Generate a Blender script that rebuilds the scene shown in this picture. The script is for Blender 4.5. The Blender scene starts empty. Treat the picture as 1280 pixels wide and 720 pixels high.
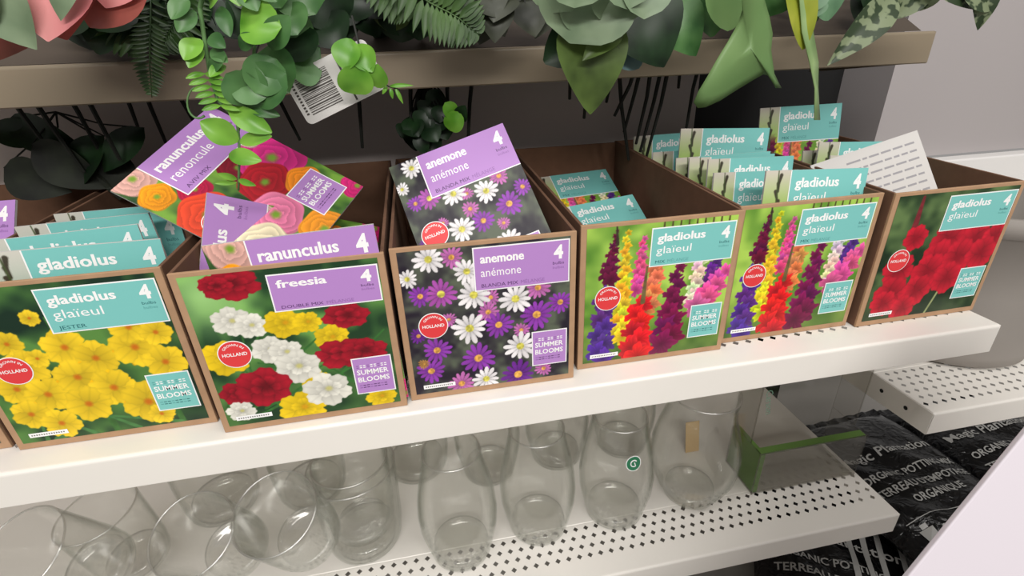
import bpy, math, random
import numpy as np
from mathutils import Vector, Matrix, Euler
random.seed(7)
# ---------------------------------------------------------------- camera, world, lights
S = bpy.context.scene
COL = S.collection
CAM = Vector((0.4759, -0.4812, 0.3735)); FPX = 617.27
ROT = Matrix(((0.98173280, 0.11240012, -0.15351521), (-0.18705616, 0.42262941, -0.88678880), (-0.03479512, 0.89930562, 0.43593429)))
cd = bpy.data.cameras.new('camera'); cam = bpy.data.objects.new('camera', cd); COL.objects.link(cam)
cd.sensor_width = 36; cd.lens = 36 * FPX / 1280; cd.clip_start = 0.02
cam.matrix_world = Matrix.Translation(CAM) @ ROT.to_4x4()
S.camera = cam
S.view_settings.view_transform = 'Standard'; S.view_settings.look = 'None'
S.view_settings.exposure = 0.17; S.view_settings.gamma = 1; S.view_settings.use_curve_mapping = False
S.cycles.transparent_max_bounces = 40
w = bpy.data.worlds.new('store'); S.world = w; w.use_nodes = True
w.node_tree.nodes['Background'].inputs[0].default_value = (1.0, 0.96, 0.93, 1)
w.node_tree.nodes['Background'].inputs[1].default_value = 0.27
def area(name, loc, tgt, sx, sy, power, col=(1, .97, .93)):
    d = bpy.data.lights.new(name, 'AREA'); d.shape = 'RECTANGLE'; d.size = sx; d.size_y = sy; d.energy = power; d.color = col
    o = bpy.data.objects.new(name, d); COL.objects.link(o); o.location = loc
    o.rotation_euler = (Vector(tgt) - Vector(loc)).to_track_quat('-Z', 'Y').to_euler(); return o
area('ceiling_light_near', (0.75, -0.72, 1.9), (0.75, 0.0, 0.0), 2.6, 0.25, 17)
area('ceiling_light_aisle', (0.6, -2.6, 1.9), (0.7, 0.0, -0.3), 3.0, 0.30, 72)

def lin(c):
    return tuple((x / 12.92 if x <= 0.04045 else ((x + .055) / 1.055) ** 2.4) for x in (v / 255 for v in c))
def ray(px, py):
    return ROT @ Vector(((px - 640) / FPX, -(py - 360) / FPX, -1))
def at(px, py, y):
    d = ray(px, py); return CAM + d * ((y - CAM.y) / d.y)

# ---------------------------------------------------------------- materials
MATS = {}
def mat(name, rgb, rough=.5, metal=0, coat=0, noise=0, scale=20, spec=.5, sub=0):
    if name in MATS: return MATS[name]
    m = bpy.data.materials.new(name); m.use_nodes = True; nt = m.node_tree; b = nt.nodes['Principled BSDF']
    c = lin(rgb)
    b.inputs['Base Color'].default_value = (*c, 1); b.inputs['Roughness'].default_value = rough
    b.inputs['Metallic'].default_value = metal; b.inputs['Coat Weight'].default_value = coat
    b.inputs['Coat Roughness'].default_value = .15; b.inputs['Specular IOR Level'].default_value = spec
    if noise:
        t = nt.nodes.new('ShaderNodeTexNoise'); t.inputs['Scale'].default_value = scale; t.inputs['Detail'].default_value = 4
        tc = nt.nodes.new('ShaderNodeTexCoord'); nt.links.new(tc.outputs['Object'], t.inputs['Vector'])
        r = nt.nodes.new('ShaderNodeValToRGB'); nt.links.new(t.outputs['Fac'], r.inputs[0])
        r.color_ramp.elements[0].position = .3; r.color_ramp.elements[1].position = .7
        r.color_ramp.elements[0].color = (*[max(0, x * (1 - noise)) for x in c], 1)
        r.color_ramp.elements[1].color = (*[min(1, x * (1 + noise)) for x in c], 1)
        nt.links.new(r.outputs[0], b.inputs['Base Color'])
    MATS[name] = m; return m
def mat_print():
    m = bpy.data.materials.new('printed_card'); m.use_nodes = True; nt = m.node_tree; b = nt.nodes['Principled BSDF']
    a = nt.nodes.new('ShaderNodeAttribute'); a.attribute_name = 'ink'
    nt.links.new(a.outputs['Color'], b.inputs['Base Color']); b.inputs['Roughness'].default_value = .38
    b.inputs['Specular IOR Level'].default_value = .35
    MATS['print'] = m; return m
PRINT = mat_print()
def mat_glass(name, tint=(.978, .98, .974), edge=(.74, .76, .735), fr=.5, rough=0.02, gl=1.0):
    m = bpy.data.materials.new(name); m.use_nodes = True; nt = m.node_tree; nt.nodes.remove(nt.nodes['Principled BSDF'])
    out = nt.nodes['Material Output']; tr = nt.nodes.new('ShaderNodeBsdfTransparent'); g = nt.nodes.new('ShaderNodeBsdfGlossy')
    g.inputs['Roughness'].default_value = rough; g.inputs['Color'].default_value = (gl, gl, gl, 1)
    lw = nt.nodes.new('ShaderNodeLayerWeight'); lw.inputs['Blend'].default_value = .5
    r = nt.nodes.new('ShaderNodeValToRGB'); r.color_ramp.elements[0].color = (*tint, 1); r.color_ramp.elements[1].color = (*edge, 1)
    r.color_ramp.elements[0].position = .55
    nt.links.new(lw.outputs['Facing'], r.inputs[0]); nt.links.new(r.outputs[0], tr.inputs['Color'])
    f = nt.nodes.new('ShaderNodeMath'); f.operation = 'POWER'; f.inputs[1].default_value = 3.5; nt.links.new(lw.outputs['Facing'], f.inputs[0])
    f2 = nt.nodes.new('ShaderNodeMath'); f2.operation = 'MULTIPLY_ADD'; f2.inputs[1].default_value = fr; f2.inputs[2].default_value = .03; nt.links.new(f.outputs[0], f2.inputs[0])
    mx = nt.nodes.new('ShaderNodeMixShader'); nt.links.new(f2.outputs[0], mx.inputs[0]); nt.links.new(tr.outputs[0], mx.inputs[1])
    nt.links.new(g.outputs[0], mx.inputs[2]); nt.links.new(mx.outputs[0], out.inputs['Surface'])
    MATS[name] = m; return m
GLASS = mat_glass('clear_glass'); PLASTIC = mat_glass('clear_plastic', (.86, .855, .84), (.68, .67, .66), .4, .08)
RIMG = mat_glass('rim_glass', (.95, .95, .94), (.9, .9, .9), .5, .25)
[n for n in RIMG.node_tree.nodes if n.type == 'MATH'][1].inputs[2].default_value = .28
BASEG = mat_glass('base_glass', (.965, .967, .96), (.88, .885, .875), .5, .12)
[n for n in BASEG.node_tree.nodes if n.type == 'MATH'][1].inputs[2].default_value = .12
def mat_solidglass():
    m = mat('solid_glass', (253, 254, 252), .04); b = m.node_tree.nodes['Principled BSDF']
    b.inputs['Transmission Weight'].default_value = 1; b.inputs['IOR'].default_value = 1.22; return m
SOLIDG = mat_solidglass()
def mat_leaf(name, c1, c2, rough=.42, scale=30, transl=.15, stripes=False):
    m = bpy.data.materials.new(name); m.use_nodes = True; nt = m.node_tree; b = nt.nodes['Principled BSDF']
    tc = nt.nodes.new('ShaderNodeTexCoord'); t = nt.nodes.new('ShaderNodeTexNoise'); t.inputs['Scale'].default_value = scale
    nt.links.new(tc.outputs['Object'], t.inputs['Vector'])
    r = nt.nodes.new('ShaderNodeValToRGB'); nt.links.new(t.outputs['Fac'], r.inputs[0])
    r.color_ramp.elements[0].color = (*lin(c1), 1); r.color_ramp.elements[1].color = (*lin(c2), 1)
    r.color_ramp.elements[0].position = .48 if stripes else .32; r.color_ramp.elements[1].position = .54 if stripes else .68
    nt.links.new(r.outputs[0], b.inputs['Base Color']); b.inputs['Roughness'].default_value = rough
    b.inputs['Specular IOR Level'].default_value = .4
    out = nt.nodes['Material Output']; tl = nt.nodes.new('ShaderNodeBsdfTranslucent'); nt.links.new(r.outputs[0], tl.inputs['Color'])
    mx = nt.nodes.new('ShaderNodeMixShader'); mx.inputs[0].default_value = transl
    nt.links.new(b.outputs[0], mx.inputs[1]); nt.links.new(tl.outputs[0], mx.inputs[2]); nt.links.new(mx.outputs[0], out.inputs['Surface'])
    MATS[name] = m; return m

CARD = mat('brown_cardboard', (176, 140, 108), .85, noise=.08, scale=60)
CARD_SHADED = mat('shaded_cardboard', (112, 80, 60), .9, noise=.08, scale=60)  # same cardboard, with the shade inside the boxes put into its colour
WHITEM = mat('white_enamel', (240, 236, 229), .35, noise=.015, scale=8)
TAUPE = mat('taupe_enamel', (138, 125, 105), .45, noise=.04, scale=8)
INK = mat('white_ink', (250, 250, 250), .4)
TEAL = mat('teal_ink', (126, 200, 195), .4)
PURPLE = mat('purple_ink', (183, 136, 204), .4)
DTEAL = mat('dark_teal_ink', (40, 105, 110), .4)
DPURP = mat('dark_purple_ink', (84, 50, 104), .4)
LTEAL = mat('pale_teal_ink', (96, 168, 166), .4); LPURP = mat('pale_purple_ink', (150, 105, 172), .4)
RED = mat('red_ink', (226, 62, 66), .4)
PAPER = mat('white_paper', (204, 201, 198), .6)
BLACK = mat('black_plastic_film', (16, 16, 18), .22, noise=.3, scale=10, spec=.4)
nt = BLACK.node_tree; tb_ = nt.nodes.new('ShaderNodeTexNoise'); tb_.inputs['Scale'].default_value = 26; tb_.inputs['Distortion'].default_value = 1.6; bp_ = nt.nodes.new('ShaderNodeBump'); bp_.inputs['Strength'].default_value = .7; bp_.inputs['Distance'].default_value = .012
tc_ = nt.nodes.new('ShaderNodeTexCoord'); nt.links.new(tc_.outputs['Object'], tb_.inputs['Vector']); nt.links.new(tb_.outputs['Fac'], bp_.inputs['Height']); nt.links.new(bp_.outputs['Normal'], nt.nodes['Principled BSDF'].inputs['Normal'])
SILVER = mat('silver_ink', (175, 175, 172), .4)
DARKM = mat('unlit_black', (14, 14, 15), .8)  # flat black standing for unlit depth in the recess and plate holes
STEM = mat('dark_stem', (26, 28, 22), .7)

# ---------------------------------------------------------------- mesh helpers
class MB:
    def __init__(s): s.v = []; s.f = []; s.m = []
    def add(s, vs, fs, mi=0):
        n = len(s.v); s.v += [tuple(v) for v in vs]; s.f += [tuple(i + n for i in f) for f in fs]; s.m += [mi] * len(fs)
    def box(s, x0, x1, y0, y1, z0, z1, mi=0):
        s.add([(x, y, z) for z in (z0, z1) for y in (y0, y1) for x in (x0, x1)],
              [(0, 2, 3, 1), (4, 5, 7, 6), (0, 1, 5, 4), (2, 6, 7, 3), (0, 4, 6, 2), (1, 3, 7, 5)], mi)
    def hexa(s, p, mi=0):   # p: 4 bottom then 4 top, same winding (counterclockwise from above)
        s.add(p, [(3, 2, 1, 0), (4, 5, 6, 7), (0, 1, 5, 4), (1, 2, 6, 5), (2, 3, 7, 6), (3, 0, 4, 7)], mi)
    def tube(s, pts, r0, r1=None, n=6, mi=0):
        r1 = r0 if r1 is None else r1; pts = [Vector(p) for p in pts]; vs = []; fs = []
        for i, p in enumerate(pts):
            d = (pts[min(i + 1, len(pts) - 1)] - pts[max(i - 1, 0)]).normalized()
            a = d.orthogonal().normalized() if i == 0 else (a - d * a.dot(d)).normalized()
            b = d.cross(a); r = r0 + (r1 - r0) * i / (len(pts) - 1)
            vs += [p + (a * math.cos(k * 2 * math.pi / n) + b * math.sin(k * 2 * math.pi / n)) * r for k in range(n)]
        for i in range(len(pts) - 1):
            for k in range(n):
                fs.append((i * n + k, i * n + (k + 1) % n, (i + 1) * n + (k + 1) % n, (i + 1) * n + k))
        fs += [tuple(range(n))[::-1], tuple(range((len(pts) - 1) * n, len(pts) * n))]
        s.add(vs, fs, mi)
    def build(s, name, mats, parent=None, smooth=False, loc=None, bevel=0):
        me = bpy.data.meshes.new(name); me.from_pydata(s.v, [], s.f)
        for m in (mats if isinstance(mats, (list, tuple)) else [mats]): me.materials.append(m)
        me.polygons.foreach_set('material_index', s.m)
        if smooth: me.polygons.foreach_set('use_smooth', [True] * len(s.f))
        me.update(); o = bpy.data.objects.new(name, me); COL.objects.link(o)
        if parent: o.parent = parent
        if loc is not None: o.location = loc
        if bevel:
            b = o.modifiers.new('bevel', 'BEVEL'); b.width = bevel; b.segments = 3; b.limit_method = 'ANGLE'
        return o
def tag(o, label=None, cat=None, group=None, kind=None):
    for k, v in (('label', label), ('category', cat), ('group', group), ('kind', kind)):
        if v: o[k] = v
    return o
def empty(name, label, cat, group=None, M=None, loc=None):
    o = bpy.data.objects.new(name, None); o.empty_display_size = .02; COL.objects.link(o)
    if M is not None: o.matrix_world = M
    if loc is not None: o.location = loc
    return tag(o, label, cat, group)
def copy_tree(o, parent=None):
    c = o.copy(); COL.objects.link(c)
    if parent: c.parent = parent
    for ch in list(o.children): copy_tree(ch, c)
    return c
def lathe(prof, n=48, cap=False):
    vs = []; fs = []
    for r, z in prof: vs += [(r * math.cos(k * 2 * math.pi / n), r * math.sin(k * 2 * math.pi / n), z) for k in range(n)]
    for i in range(len(prof) - 1):
        for k in range(n): fs.append((i * n + k, i * n + (k + 1) % n, (i + 1) * n + (k + 1) % n, (i + 1) * n + k))
    return vs, fs
TXT = {}
def glyphs(s, bold=0.0, res=2):
    """outline of a word as a flat mesh, 1 unit cap size; returns verts (x, z) and faces"""
    k = (s, bold)
    if k not in TXT:
        cu = bpy.data.curves.new('txt', 'FONT'); cu.body = s; cu.size = 1; cu.resolution_u = res; cu.offset = bold
        ob = bpy.data.objects.new('txt', cu); COL.objects.link(ob)
        dg = bpy.context.evaluated_depsgraph_get(); me = bpy.data.meshes.new_from_object(ob.evaluated_get(dg))
        vs = [(v.co.x, v.co.y) for v in me.vertices]; fs = [tuple(p.vertices) for p in me.polygons]
        bpy.data.objects.remove(ob); bpy.data.curves.remove(cu); bpy.data.meshes.remove(me)
        TXT[k] = (vs, fs)
    return TXT[k]
def put_text(mb, s, x, z, width, mi, bold=0.0, y=-.0009, height=None, M=None, arc=None):
    vs, fs = glyphs(s, bold); xs = [v[0] for v in vs]; x0 = min(xs); k = width / (max(xs) - x0); kz = k if not height else height / .72
    P = []
    for a, b in vs:
        px, pz = x + (a - x0) * k, z + b * kz
        if arc:   # (cx, cz, R): bend baseline round a circle, centred on the top
            cx, cz, R = arc; th = ((a - x0) * k - width / 2) / R; rr = R + b * kz; px, pz = cx + rr * math.sin(th), cz + rr * math.cos(th)
        P.append((px, y, pz) if M is None else M @ Vector((px, y, pz)))
    mb.add(P, fs, mi)
def quad(mb, x0, x1, z0, z1, mi, y=-.0006):
    mb.add([(x0, y, z0), (x1, y, z0), (x1, y, z1), (x0, y, z1)], [(0, 1, 2, 3)], mi)

# ---------------------------------------------------------------- printed flower pictures (painted ink grids)
rng = np.random.default_rng(5)
def lownoise(h, w_, n, m):
    g = rng.random((n + 1, m + 1)); yi = np.linspace(0, n - 1e-6, h); xi = np.linspace(0, m - 1e-6, w_)
    y0 = yi.astype(int); x0 = xi.astype(int); fy = (yi - y0)[:, None]; fx = (xi - x0)[None]
    fy = fy * fy * (3 - 2 * fy); fx = fx * fx * (3 - 2 * fx)
    return (g[y0][:, x0] * (1 - fy) * (1 - fx) + g[y0 + 1][:, x0] * fy * (1 - fx) + g[y0][:, x0 + 1] * (1 - fy) * fx + g[y0 + 1][:, x0 + 1] * fy * fx)
class Art:
    def __init__(s, W, H, n=230, bg=((60, 100, 50), (130, 190, 80)), f=7):
        s.W, s.H = W, H; s.n = n; s.m = int(n * H / W); s.U, s.V = np.meshgrid(np.linspace(0, W, s.n), np.linspace(0, H, s.m))
        t = np.clip((lownoise(s.m, s.n, f, f) * .65 + lownoise(s.m, s.n, f * 3, f * 3) * .35 - .5) * 2 + .5, 0, 1)[..., None]
        s.a = np.array(bg[0], float) * (1 - t) + np.array(bg[1], float) * t
    def paint(s, mask, col):
        s.a = s.a * (1 - mask[..., None]) + col * mask[..., None]
    def polar(s, u, v):
        dx = s.U - u * s.W; dy = s.V - v * s.H; return np.hypot(dx, dy), np.arctan2(dy, dx)
    def ruffle(s, u, v, r, col, throat=None, n=6, ph=None, dark=.35, flat=1.0, amp=.13, tr=.22):
        dx = s.U - u * s.W; dy = (s.V - v * s.H) / flat; R = r * s.W; ph = random.random() * 6 if ph is None else ph
        dx = dx + R * .05 * np.sin(dy / R * 5 + ph); dy = dy + R * .05 * np.sin(dx / R * 5 + 2 * ph); rr = np.hypot(dx, dy); th = np.arctan2(dy, dx)
        edge = R * (1 + amp * np.cos(n * th + ph) + amp * .5 * np.cos((2 * n + 1) * th + 2 * ph) + .03 * np.sin(17 * th + ph))
        q = rr / edge; mask = np.clip((1 - q) * R / (s.W / s.n) * .8, 0, 1)
        sh = 1 - dark * (np.clip(1 - q, 0, 1) ** 1.2) * .8 - .13 * np.clip(-np.cos(n * th + ph), 0, 1) ** 2 * np.clip(q * 1.6 - .3, 0, 1) - .05 * np.sin(3 * n * th + 4 * np.sin(3 * q)) * q + .06 * q
        sh = sh + .12 * np.clip(-dy / R, -1, 1)
        c = np.array(col, float)[None, None] * sh[..., None]
        if throat is not None:
            k = np.clip(1.6 - q / tr * 1.2, 0, 1)[..., None]; c = c * (1 - k) + np.array(throat, float) * k
        s.paint(mask, np.clip(c, 0, 255))
    def bloom(s, u, v, r, col, throat, n=6, flat=1.0, dark=.25, tr=.2):
        ph = random.random() * 6; R = r * s.W
        for i in [k for k in range(n) if k % 2] + [k for k in range(n) if not k % 2]:
            a = ph + i * 2 * math.pi / n; cx, cy = u * s.W + math.cos(a) * R * .5, v * s.H + math.sin(a) * R * .5 * flat
            dx, dy = s.U - cx, (s.V - cy) / flat; al = dx * math.cos(a) + dy * math.sin(a); ac = -dx * math.sin(a) + dy * math.cos(a)
            q = np.sqrt((al / (R * .56)) ** 2 + (ac / (R * .44 * (1 + .35 * al / R))) ** 2) * (1 + .05 * np.sin(9 * np.arctan2(ac, al) + ph))
            m = np.clip((1 - q) * R * .5 / (s.W / s.n), 0, 1); b_ = random.uniform(.92, 1.03)
            sh = b_ * (1 - dark * np.clip(.35 - al / R, 0, .9) - .5 * dark * np.clip(q - .75, 0, 1) * 2 - .05 * np.exp(-(ac / (R * .05)) ** 2))
            s.paint(m, np.clip(np.array(col, float) * sh[..., None], 0, 255))
        rr = np.hypot(s.U - u * s.W, (s.V - v * s.H) / flat); k = np.clip(1.5 - rr / (R * tr), 0, 1) * .85; s.paint(k, np.array(throat, float)[None, None])
    def rose(s, u, v, r, col, ctr=(120, 160, 50), flat=1.0):   # layered ranunculus head
        dx = s.U - u * s.W; dy = (s.V - v * s.H) / flat; R = r * s.W; rr = np.hypot(dx, dy); th = np.arctan2(dy, dx)
        q = rr / (R * (1 + .05 * np.cos(5 * th + u * 9))); mask = np.clip((1 - q) * R / (s.W / s.n) * .8, 0, 1)
        sw = np.mod(q * 4.0 + .22 * np.sin(4 * th + q * 7) + th / (2 * np.pi), 1)
        sh = .84 + .20 * sw + .1 * np.clip(-dy / R, -1, 1)
        c = np.array(col, float) * sh[..., None]; k = np.clip(1.5 - q / .16, 0, 1)[..., None]
        s.paint(mask, np.clip(c * (1 - k) + np.array(ctr, float) * k, 0, 255))
    def daisy(s, u, v, r, col, ctr=(226, 196, 80), n=13, cr=.2, flat=1.0):
        dx = s.U - u * s.W; dy = (s.V - v * s.H) / flat; R = r * s.W; rr = np.hypot(dx, dy); th = np.arctan2(dy, dx); ph = random.random() * 6
        pet = np.abs(np.cos(n * th / 2 + ph)) ** .6; ln = 1 + .10 * np.sin(3 * th + ph * 2)
        edge = R * ln * (.45 + .55 * pet); q = rr / edge; mask = np.clip((1 - q) * R / (s.W / s.n), 0, 1)
        sh = 1 - .20 * (1 - pet) - .22 * np.clip(1 - rr / R * 1.8, 0, 1) - .05 * np.sin(th * 2 + ph)
        c = np.array(col, float) * sh[..., None]
        s.paint(mask, c); k = np.clip((cr * R - rr) / (s.W / s.n) + .5, 0, 1)
        cc = np.array(ctr, float) * (.72 + .45 * lownoise(s.m, s.n, 90, 90))[..., None]; s.paint(k, np.clip(cc, 0, 255))
    def stalk(s, u0, v0, u1, v1, w0, w1, col):
        p = np.stack([s.U - u0 * s.W, s.V - v0 * s.H], -1); d = np.array([(u1 - u0) * s.W, (v1 - v0) * s.H]); L = np.hypot(*d)
        t = np.clip((p @ d) / L ** 2, 0, 1); e = p - t[..., None] * d; dist = np.hypot(e[..., 0], e[..., 1]); wd = (w0 + (w1 - w0) * t) * s.W
        s.paint(np.clip((wd - dist) / (s.W / s.n) * .8 + .3, 0, 1), np.array(col, float)[None, None] * (1 + .25 * (lownoise(s.m, s.n, 40, 40)[..., None] - .5)))
    def spike(s, u0, v0, w0, u1, v1, w1, col, throat=None, k=None):
        L = math.hypot((u1 - u0) * s.W, (v1 - v0) * s.H) / s.W; k = k or int(L / ((w0 + w1) / 2) * .95) + 2
        s.stalk(u0, v0 - .02, u1, v1, w0 * .25, w0 * .4, (70, 110, 50))
        for i in range(k):
            t = i / (k - 1); wd = w0 + (w1 - w0) * t; sd = (-1 if i % 2 else 1) * wd * .45
            c = [min(255, max(0, x * random.uniform(.86, 1.12))) for x in col]
            s.ruffle(u0 + (u1 - u0) * t + sd * .8, v0 + (v1 - v0) * t, wd * 1.12, c, throat, n=5, dark=.4, amp=.2)
    def mesh(s, name, y=-.0004):
        m, n = s.m, s.n; X = np.linspace(0, s.W, n); Z = -np.linspace(0, s.H, m)
        co = np.zeros((m, n, 3), np.float32); co[..., 0] = X[None]; co[..., 1] = y; co[..., 2] = Z[:, None]
        i = (np.arange(m - 1)[:, None] * n + np.arange(n - 1)[None]).ravel(); q = np.stack([i + n, i + n + 1, i + 1, i], 1)
        me = bpy.data.meshes.new(name); me.vertices.add(m * n); me.vertices.foreach_set('co', co.ravel())
        me.loops.add(q.size); me.loops.foreach_set('vertex_index', q.ravel().astype(np.int32))
        me.polygons.add(len(q)); me.polygons.foreach_set('loop_start', np.arange(0, q.size, 4, dtype=np.int32))
        me.update(calc_edges=True); me.validate()
        a = np.clip(s.a / 255, 0, 1); a = np.where(a <= .04045, a / 12.92, ((a + .055) / 1.055) ** 2.4)
        at_ = me.attributes.new('ink', 'FLOAT_COLOR', 'POINT'); at_.data.foreach_set('color', np.concatenate([a, np.ones((m, n, 1))], -1).astype(np.float32).ravel())
        me.materials.append(PRINT); return me
YEL=[(0.19,0.33,0.069),(0.22,0.49,0.099),(0.12,0.62,0.091),(0.25,0.68,0.103),(0.12,0.8,0.088),(0.24,0.89,0.092),(0.44,0.39,0.103),(0.56,0.48,0.101),(0.43,0.59,0.106),(0.58,0.69,0.113),(0.42,0.78,0.109),(0.77,0.44,0.114),(0.89,0.56,0.103),(0.72,0.82,0.128),(0.78,0.31,0.089),(0.9,0.36,0.077),(0.35,0.19,0.045),(0.29,0.44,0.053),(0.76,0.92,0.065)]
FRE=[(0.1,0.52,0.103,'y'),(0.24,0.07,0.119,'r'),(0.17,0.07,0.067,'r'),(0.19,0.29,0.082,'w'),(0.28,0.33,0.072,'w'),(0.45,0.34,0.086,'y'),(0.57,0.35,0.062,'y'),(0.78,0.34,0.103,'r'),(0.68,0.47,0.078,'y'),(0.72,0.59,0.127,'r'),(0.84,0.59,0.109,'r'),(0.34,0.5,0.081,'w'),(0.42,0.53,0.076,'w'),(0.54,0.75,0.067,'y'),(0.46,0.64,0.102,'w'),(0.1,0.77,0.076,'r'),(0.25,0.75,0.123,'r'),(0.43,0.94,0.11,'y'),(0.59,0.83,0.11,'w'),(0.89,0.94,0.073,'y'),(0.09,0.9,0.065,'w')]
ANE=[(0.94,0.44,0.078,'p'),(0.1,0.29,0.071,'p'),(0.3,0.06,0.071,'k'),(0.22,0.29,0.097,'l'),(0.49,0.45,0.072,'k'),(0.8,0.32,0.081,'k'),(0.79,0.51,0.109,'p'),(0.55,0.55,0.094,'p'),(0.69,0.61,0.056,'k'),(0.16,0.68,0.092,'p'),(0.11,0.83,0.091,'p'),(0.41,0.78,0.112,'p'),(0.66,0.95,0.114,'d'),(0.29,0.96,0.089,'k'),(0.06,0.56,0.055,'d'),(0.04,0.17,0.063,'w'),(0.38,0.16,0.085,'w'),(0.17,0.06,0.092,'w'),(0.51,0.35,0.058,'k'),(0.41,0.32,0.103,'w'),(0.66,0.38,0.104,'w'),(0.37,0.55,0.111,'w'),(0.68,0.73,0.107,'w'),(0.45,0.95,0.092,'w'),(0.25,0.47,0.05,'k'),(0.07,0.77,0.038,'o'),(0.83,0.93,0.06,'k')]
REDB=[(0.24,0.33,0.09),(0.53,0.37,0.13),(0.77,0.39,0.13),(0.95,0.39,0.10),(0.5,0.53,0.14),(0.68,0.53,0.13),(0.18,0.58,0.12),(0.45,0.62,0.13),(0.88,0.52,0.12),(0.65,0.7,0.12),(0.4,0.78,0.12),(0.18,0.78,0.13),(0.14,0.86,0.10),(0.33,0.92,0.10)]
CW = {'y': (245, 208, 30), 'r': (178, 22, 44), 'w': (240, 238, 226)}
def art_yellow(W, H, n, card=False):
    a = Art(W, H, n, ((22, 48, 34), (92, 140, 66)), 5)
    for u in (.16, .42, .78): a.stalk(u, .2, u + .08, 1, .012, .018, (58, 104, 48))
    for i in range(6): a.stalk(random.uniform(.1, .9), random.uniform(.75, .85), random.uniform(.1, .9), 1, .004, .014, (70, 120, 66))
    for u, v, r in YEL: a.ruffle(u, v, r * .95, (226, 172, 20), None, n=6, dark=.1, amp=.1); a.bloom(u, v, r * 1.10, (255, 216, 44), (206, 104, 22), n=6, dark=.22, tr=.15)
    if card: strip_card(a, (170, 196, 178), (208, 206, 196))
    return a
def strip_card(a, c0, c1):
    t = np.clip(a.V / (a.H * .3), 0, 1)[..., None]; g = np.array(c1, float) * (1 - t) + np.array(c0, float) * t
    a.paint(np.clip((a.H * .30 - a.V) / a.H * 12, 0, 1), g)
    for v in (.03, .08, .13, .19, .25): a.stalk(.13 + .02 * math.sin(v * 40), v, .135, v + .05, .018, .012, (66, 62, 50))
    a.stalk(.12, .0, .14, .34, .006, .012, (70, 84, 50))
def art_freesia(W, H, n):
    a = Art(W, H, n, ((30, 62, 36), (120, 176, 84)), 5)
    a.paint(np.clip(a.V / a.H * 1.6 - .5, 0, 1) * .5, np.array((32, 60, 36), float)); a.paint(np.clip(1 - np.hypot(a.U - .1 * W, a.V - .12 * H) / (.3 * W), 0, 1), np.array((158, 206, 128), float))
    for i in range(14): a.stalk(random.random(), random.uniform(.3, .7), random.random(), random.uniform(.8, 1), .006, .010, (56, 110, 50))
    for u, v, r, c in FRE:
        fl = .62 if c == 'r' and v < .7 else .85; r = r * 1.12
        th_ = {'y': (222, 160, 20), 'r': (110, 8, 24), 'w': (206, 200, 120)}[c]
        a.bloom(u, v, r * 1.12, CW[c], th_, n=6, flat=fl, dark=.22 if c != 'r' else .5, tr=.2); a.bloom(u + r * .08, v - r * .05, r * .62, CW[c], th_, n=5, flat=fl, dark=.3 if c != 'r' else .6, tr=.25)
    return a
def art_anemone(W, H, n):
    a = Art(W, H, n, ((38, 32, 44), (92, 100, 84)), 9)
    cs = {'w': (242, 238, 240), 'p': (146, 62, 176), 'k': (196, 110, 180), 'l': (176, 84, 176), 'd': (110, 40, 146), 'o': (180, 130, 70)}
    for u, v, r, c in ANE: a.daisy(u, v, r * .98, cs[c], (214, 206, 90) if c in 'wl' else (230, 170, 84), n=13 if c != 'w' else 12, cr=.24)
    return a
def art_mix(W, H, n, card=False):
    a = Art(W, H, n, ((92, 140, 50), (176, 214, 92)), 5)
    a.paint(np.clip(a.V / a.H * 2 - 1.2, 0, 1) * .7, np.array((52, 70, 36), float))
    a.spike(.88, .33, .04, .86, .5, .05, (96, 44, 140)); a.spike(.78, .30, .036, .75, .62, .042, (238, 226, 204)); a.spike(.96, .40, .05, .82, .64, .075, (232, 92, 160))
    a.spike(.63, .33, .035, .60, .92, .09, (118, 24, 78)); a.spike(.37, .10, .02, .36, .46, .045, (228, 84, 150)); a.spike(.48, .28, .045, .44, .64, .055, (240, 136, 84))
    a.spike(.26, .05, .02, .25, .82, .062, (242, 208, 44)); a.spike(.19, .03, .012, .15, .36, .05, (104, 20, 62)); a.spike(.38, .58, .06, .37, .99, .085, (222, 34, 40)); a.spike(.13, .46, .05, .12, .98, .07, (92, 50, 146))
    a.stalk(.41, .30, .40, .56, .008, .018, (110, 96, 60)); a.stalk(.19, 0, .2, .12, .006, .012, (60, 50, 40))
    for i in range(9): a.stalk(.5 + i * .055, .0, .5 + i * .055, .05, .006, .008, (80, 70, 40))
    if card: strip_card(a, (150, 196, 80), (206, 198, 188))
    return a
def art_red(W, H, n):
    a = Art(W, H, n, ((24, 46, 26), (98, 124, 74)), 6)
    a.paint(np.clip(a.V / a.H * 2 - 1, 0, 1) * .6, np.array((22, 38, 22), float))
    a.stalk(.2, .02, .2, .28, .012, .03, (120, 40, 46)); a.stalk(.22, .3, .3, 1, .01, .014, (60, 90, 46)); a.stalk(.62, .8, .56, 1, .01, .01, (150, 160, 110))
    for u, v, r in REDB: a.bloom(u, v, r * 1.1, (212, 28, 52), (150, 12, 34), n=6, dark=.4, tr=.2)
    return a
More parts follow.
